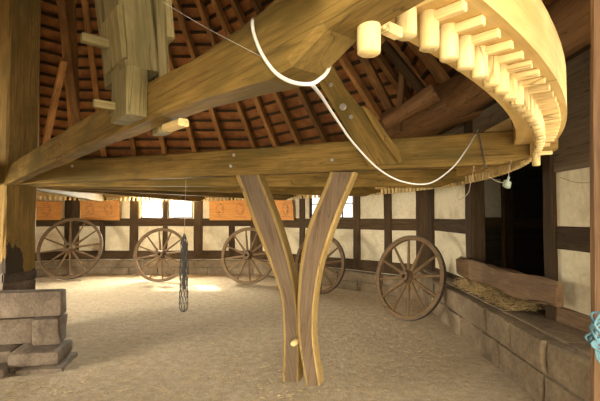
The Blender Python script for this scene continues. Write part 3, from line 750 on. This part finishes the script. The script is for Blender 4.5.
# ------------------------------------------------------------------ orange boards with engraved pictures
def board(wall, px0, px1, z0, z1, label, marks, dz=0.0, seed=1, base=None):
    s0, s1 = (sx(px0), sx(px1)) if wall is wf else (s2(px0), s2(px1))
    if base is not None: s0, s1 = base
    root = empty('picture_board', (wall.M @ Vector(((s0+s1)/2, -0.03, z0))), (wall.M.to_3x3() @ Matrix.Rotation(R(7), 3, 'X')), label, 'board', 'orange boards with engraved pictures')
    wd = s1-s0; hh = z1-z0; bm = bmesh.new()
    vs = add_box(bm, -wd/2, wd/2, -0.05, -0.018, 0, hh)
    for v in bm.verts:
        if v.co.z > 0.1: v.co.z += dz*v.co.x/wd
        v.co.z += 0.03*nz(v.co.x*2+seed, v.co.z)*0
    bmesh.ops.bevel(bm, geom=list(bm.edges), offset=0.006, segments=1, affect='EDGES')
    obj('board_or_shade_panel', bm, M_BOARD, root)
    r2 = random.Random(seed)
    for fx in marks:
        bm = bmesh.new(); cx = fx*wd; cz = hh*0.55; rw, rh = 0.10, 0.16
        for j in range(34):             # hatching strokes
            a = r2.uniform(0, 2*math.pi); q = r2.uniform(0.35, 1)**0.5
            x, z = cx+rw*q*math.cos(a), cz+rh*q*math.sin(a); l = r2.uniform(0.02, 0.06); t = r2.uniform(0.004, 0.009)
            add_box(bm, -l/2, l/2, -0.0535, -0.0495, -t/2, t/2, Matrix.Translation((x, 0, z)) @ Matrix.Rotation(r2.uniform(0.4, 2.3), 4, 'Y'))
        tube(bm, [(cx+(rw+0.02)*math.cos(a), -0.0505, cz+(rh+0.02)*math.sin(a)) for a in [2*math.pi*q/24 for q in range(25)]], 0.004, 4)
        obj('engraved_picture', bm, M_INK, root)
        bm = bmesh.new(); add_box(bm, cx-0.17, cx+0.17, -0.0525, -0.0495, hh*0.16, hh*0.16+0.008); obj('caption_line', bm, M_INK, root)
    return root
board(wf, 210, 251.5, RT+0.01-0.06, RT+0.55, 'orange picture board left of the forked prop, above a wagon wheel', (-0.24, 0.24), 0.06, 3)
board(wf, 82, 121, RT-0.05, RT+0.54, 'orange picture board left of the bright windows', (-0.24, 0.22), 0.02, 2)
board(wr, 262, 296, RT-0.04, RT+0.52, 'orange picture board right of the left prong, near the corner', (-0.05, 0.30), -0.05, 4)
A5, B5 = corner(2), corner(3)
wl = bpy.data.objects['wall_far_left']
class WL: pass
wlo = WL(); x5 = (A5-B5).normalized(); y5 = Vector((0, 0, 1)).cross(x5); y5 = -y5 if y5.dot(A5-Vector((CX, CY, 0))) < 0 else y5
wlo.M = Matrix((x5, y5, Vector((0, 0, 1)))).transposed().to_4x4(); wlo.M.translation = B5; L5 = (A5-B5).length
board(wlo, 0, 0, RT-0.04, RT+0.50, 'orange picture board at the far left, half behind the upright shaft', (0.22, -0.2), 0.0, 5, base=(L5-1.75, L5-0.30))

# ------------------------------------------------------------------ manger plank and hay at the hatch
p0, p1 = at(457, 274, 6.65), at(563, 298.5, 3.95)
p0.x = 2.52; p1.x = 2.50
p0 = Vector((2.50, 6.62, 0.90)); p1 = Vector((2.47, 4.03, 0.905))
L = (p1-p0).length
mp_ = obj('manger_plank', beam_bm([(0, 0.09, -0.13, 0.13, 0), (0.4, 0.09, -0.15, 0.145, 0), (L*0.55, 0.09, -0.12, 0.125, 0), (L*0.8, 0.09, -0.145, 0.135, 0), (L, 0.09, -0.10, 0.13, 0)], 0.02, 0.05, 0.12), M_MANGER, None, along(p0, p1))
tag(mp_, 'thick worn plank fixed across the dark feeding hatch in the right wall', 'plank')
r2 = random.Random(5); bm = bmesh.new()
for i in range(2600):
    y = r2.uniform(4.75, 6.45); x = r2.uniform(2.36, 3.05); t = (y-4.75)/1.7
    top = 0.60+0.20*max(0, 1-((x-2.66)/0.40)**2)*(0.35+0.65*math.sin(min(1, t*1.1)*math.pi*0.6))
    z = r2.uniform(0.61, top+0.02); l = r2.uniform(0.06, 0.16); wdt = 0.004
    M = Matrix.Translation((x, y, z)) @ Matrix.Rotation(r2.uniform(0, 6.28), 4, 'Z') @ Matrix.Rotation(r2.uniform(-0.6, 0.6), 4, 'Y')
    add_box(bm, -l/2, l/2, -wdt, wdt, -0.002, 0.002, M)
o = obj('hay', bm, M_HAY); tag(o, 'loose hay lying in the trough under the worn plank', 'hay', kind='stuff')
bm = bmesh.new()
for i in range(16000):                   # chopped straw trodden over the floor
    y = 1.6+9.6*r2.random()**1.6; x = r2.uniform(-0.75, 0.62)*y
    if x > 1.75-0.0*y or math.hypot(x-CX, y-CY) > 5.9 or (x < -2.4 and 4.3 < y < 7): continue
    l = r2.uniform(0.015, 0.07); wd = r2.uniform(0.0014, 0.0034)
    M = Matrix.Translation((x, y, fz(x, y)+0.004)) @ Matrix.Rotation(r2.uniform(0, 6.28), 4, 'Z') @ Matrix.Rotation(r2.uniform(-0.12, 0.12), 4, 'Y')
    vs = [bm.verts.new(M @ Vector(q)) for q in ((-l/2, -wd, 0), (l/2, -wd, 0), (l/2, wd, 0), (-l/2, wd, 0), (0, 0, 0.003))]
    for i2 in range(4): bm.faces.new((vs[i2], vs[(i2+1) % 4], vs[4]))
    bm.faces.new((vs[3], vs[2], vs[1], vs[0]))
o = obj('straw_litter', bm, M_STRAW); tag(o, 'short straw bits scattered over the sandy floor', 'straw', kind='stuff')

# ------------------------------------------------------------------ cables, wires, small hanging things
Y1 = lambda px, off=0.012: on_B(px, 50, off).y
loop = [on_B(259, 26, -0.14), on_B(255, 20, -0.06), on_B(252.5, 21, 0.006), on_B(254, 34, 0.012), on_B(262, 54, 0.012), on_B(275, 72, 0.014), on_B(292, 82, 0.014), on_B(310, 84, 0.0), on_B(320, 79, -0.04), on_B(327, 72, -0.10), on_B(330, 62, -0.16), on_B(326, 50, -0.17)]
bm = bmesh.new(); tube(bm, catmull(loop), 0.0052, 10)
hang = [on_B(312, 84.5, -0.01), at(322, 97, 1.35), at(335, 117, 1.6), at(355, 145, 2.0), at(380, 170, 2.45), at(404, 182, 2.75), at(430, 183, 3.0), at(452, 168, 3.15), at(466, 150, 3.25), on_front_of_A(475, 135, 0.01), on_front_of_A(478, 130, -0.06)]
tube(bm, catmull(hang), 0.0052, 10)
o = obj('electric_cable', bm, M_CABLE, smooth=True); tag(o, 'white electric cable slung round the near beam and drooping to the long beam', 'cable')
def wire(name, pts, r, m, label, cat='wire'):
    bm = bmesh.new(); tube(bm, catmull(pts), r, 6); o = obj(name, bm, m, smooth=True); tag(o, label, cat); return o
wire('iron_hook', [on_front_of_A(479, 134, 0.012), on_front_of_A(483, 152, 0.012), on_front_of_A(485.5, 167, 0.02), on_front_of_A(487, 168, 0.03)], 0.006, M_IRON, 'short iron rod hanging down the long beam near the peg ring', 'hook')
wire('thin_wire', [on_front_of_A(474, 166, 0.0), at(471, 180, 3.5), at(468, 193, 3.5), at(459, 200, 3.5), at(457, 192, 3.5), at(456, 186, 3.5)], 0.0022, M_TWINE, 'thin brown wire dangling in a hook below the long beam')
wire('wall_wire', [Vector((2.61, 4.2, 2.06)), Vector((2.60, 3.95, 1.99)), Vector((2.60, 3.7, 1.97)), Vector((2.61, 3.5, 1.985))], 0.004, M_TWINE, 'thin dark wire sagging across the plaster panel beside the right post')
wire('roof_thread', [on_B(163, 2, 0.2), on_B(205, 27, 0.1), on_B(262, 57, 0.008)], 0.0004, M_CABLE, 'fine pale thread stretched from the roof to the near beam', 'thread')
# junction box
pb = at(506, 183, 3.3)
jb = empty('junction_box', pb-Vector((0, 0, 0.035)), Matrix.Rotation(R(25), 3, 'Z') @ Matrix.Rotation(R(20), 3, 'Y'), 'small pale junction box hanging by a wire below the peg ring', 'box')
bm = bmesh.new(); add_box(bm, -0.03, 0.03, -0.018, 0.018, 0, 0.055); bmesh.ops.bevel(bm, geom=list(bm.edges), offset=0.005, segments=2, affect='EDGES')
obj('case', bm, M_BOX, jb)
bm = bmesh.new(); tube(bm, [(0, 0, 0.05), (0.002, 0, 0.09)], 0.01, 10); obj('socket', bm, M_BOX, jb, smooth=True)
bm = bmesh.new(); tube(bm, catmull([(-0.03, 0, 0.03), (-0.10, 0, 0.01), (-0.2, 0.02, 0.02)]), 0.002, 6)
tube(bm, catmull([(0.002, 0, 0.09), (0.0, 0.01, 0.14), (0.01, 0.02, 0.24)]), 0.003, 6); obj('wire', bm, M_TWINE, jb, smooth=True)
# black hanging net
top = on_front_of_A(184.5, 182, -0.06); rope_y = top.y
nb = at(183.5, 312, rope_y)
net = empty('hanging_net', nb, None, 'narrow black net hanging on a thin cord from the long beam', 'net')
H = top.z-nb.z
bm = bmesh.new(); tube(bm, [(0, 0, 0.80), (0.004, 0, 1.05), (0.01, 0, H+0.02)], 0.003, 6); obj('cord', bm, M_TWINE, net)
bm = bmesh.new()
def netr(z):
    if z < 0.06: return 0.046*math.sqrt(max(0.02, 1-((0.06-z)/0.06)**2))
    if z < 0.22: return 0.046
    return max(0.012, 0.046-(z-0.22)*0.012+0.006*math.sin(z*17)) if z < 0.74 else 0.046-(z-0.22)*0.012-(z-0.74)*0.35
for s in (-1, 1):
    for k in range(9):
        pts = []
        for i in range(60):
            z = 0.84*i/59; a = 2*math.pi*k/9+s*z*5.5; r = max(netr(z), 0.006)
            pts.append((r*math.cos(a), r*math.sin(a), z))
        tube(bm, pts, 0.0026, 5)
obj('netting', bm, M_NET, net)
bm = bmesh.new(); rings = []
for i in range(16):
    z = 0.24+0.52*i/15; r = 0.021*(0.85+0.3*nz(z*9, 2))
    rings.append([(r*math.cos(a), r*math.sin(a)*0.8, z) for a in [2*math.pi*q/10 for q in range(10)]])
loft(bm, rings); obj('gathered_net', bm, M_NET, net, smooth=True)
# blue twine on the door post
r2 = random.Random(9); bm = bmesh.new(); c = at(597, 330, 1.22)
for k in range(9):
    pts = []
    for i in range(7):
        t = i/6; a = -2.6+5.2*t+r2.uniform(-0.2, 0.2)
        pts.append(c+Vector((0.02-0.045*math.cos(a)*(1+0.2*r2.random()), -0.02+0.02*r2.uniform(-1, 1), 0.03*math.sin(a)+0.012*(k-4)*0.6+r2.uniform(-0.004, 0.004))))
    tube(bm, catmull(pts, 5), 0.0032, 6)
for k in range(5):
    pts = [c+Vector((0.01, -0.025, -0.01)), c+Vector((-0.022-0.004*k, -0.03, -0.03)), c+Vector((-0.024+0.006*k, -0.03, -0.065)), c+Vector((-0.005+0.012*k, -0.03, -0.095-0.006*k))]
    tube(bm, catmull(pts, 5), 0.0028, 6)
o = obj('blue_twine', bm, M_ROPE, smooth=True); tag(o, 'pale blue twine knotted round the brown door post at the right', 'rope')
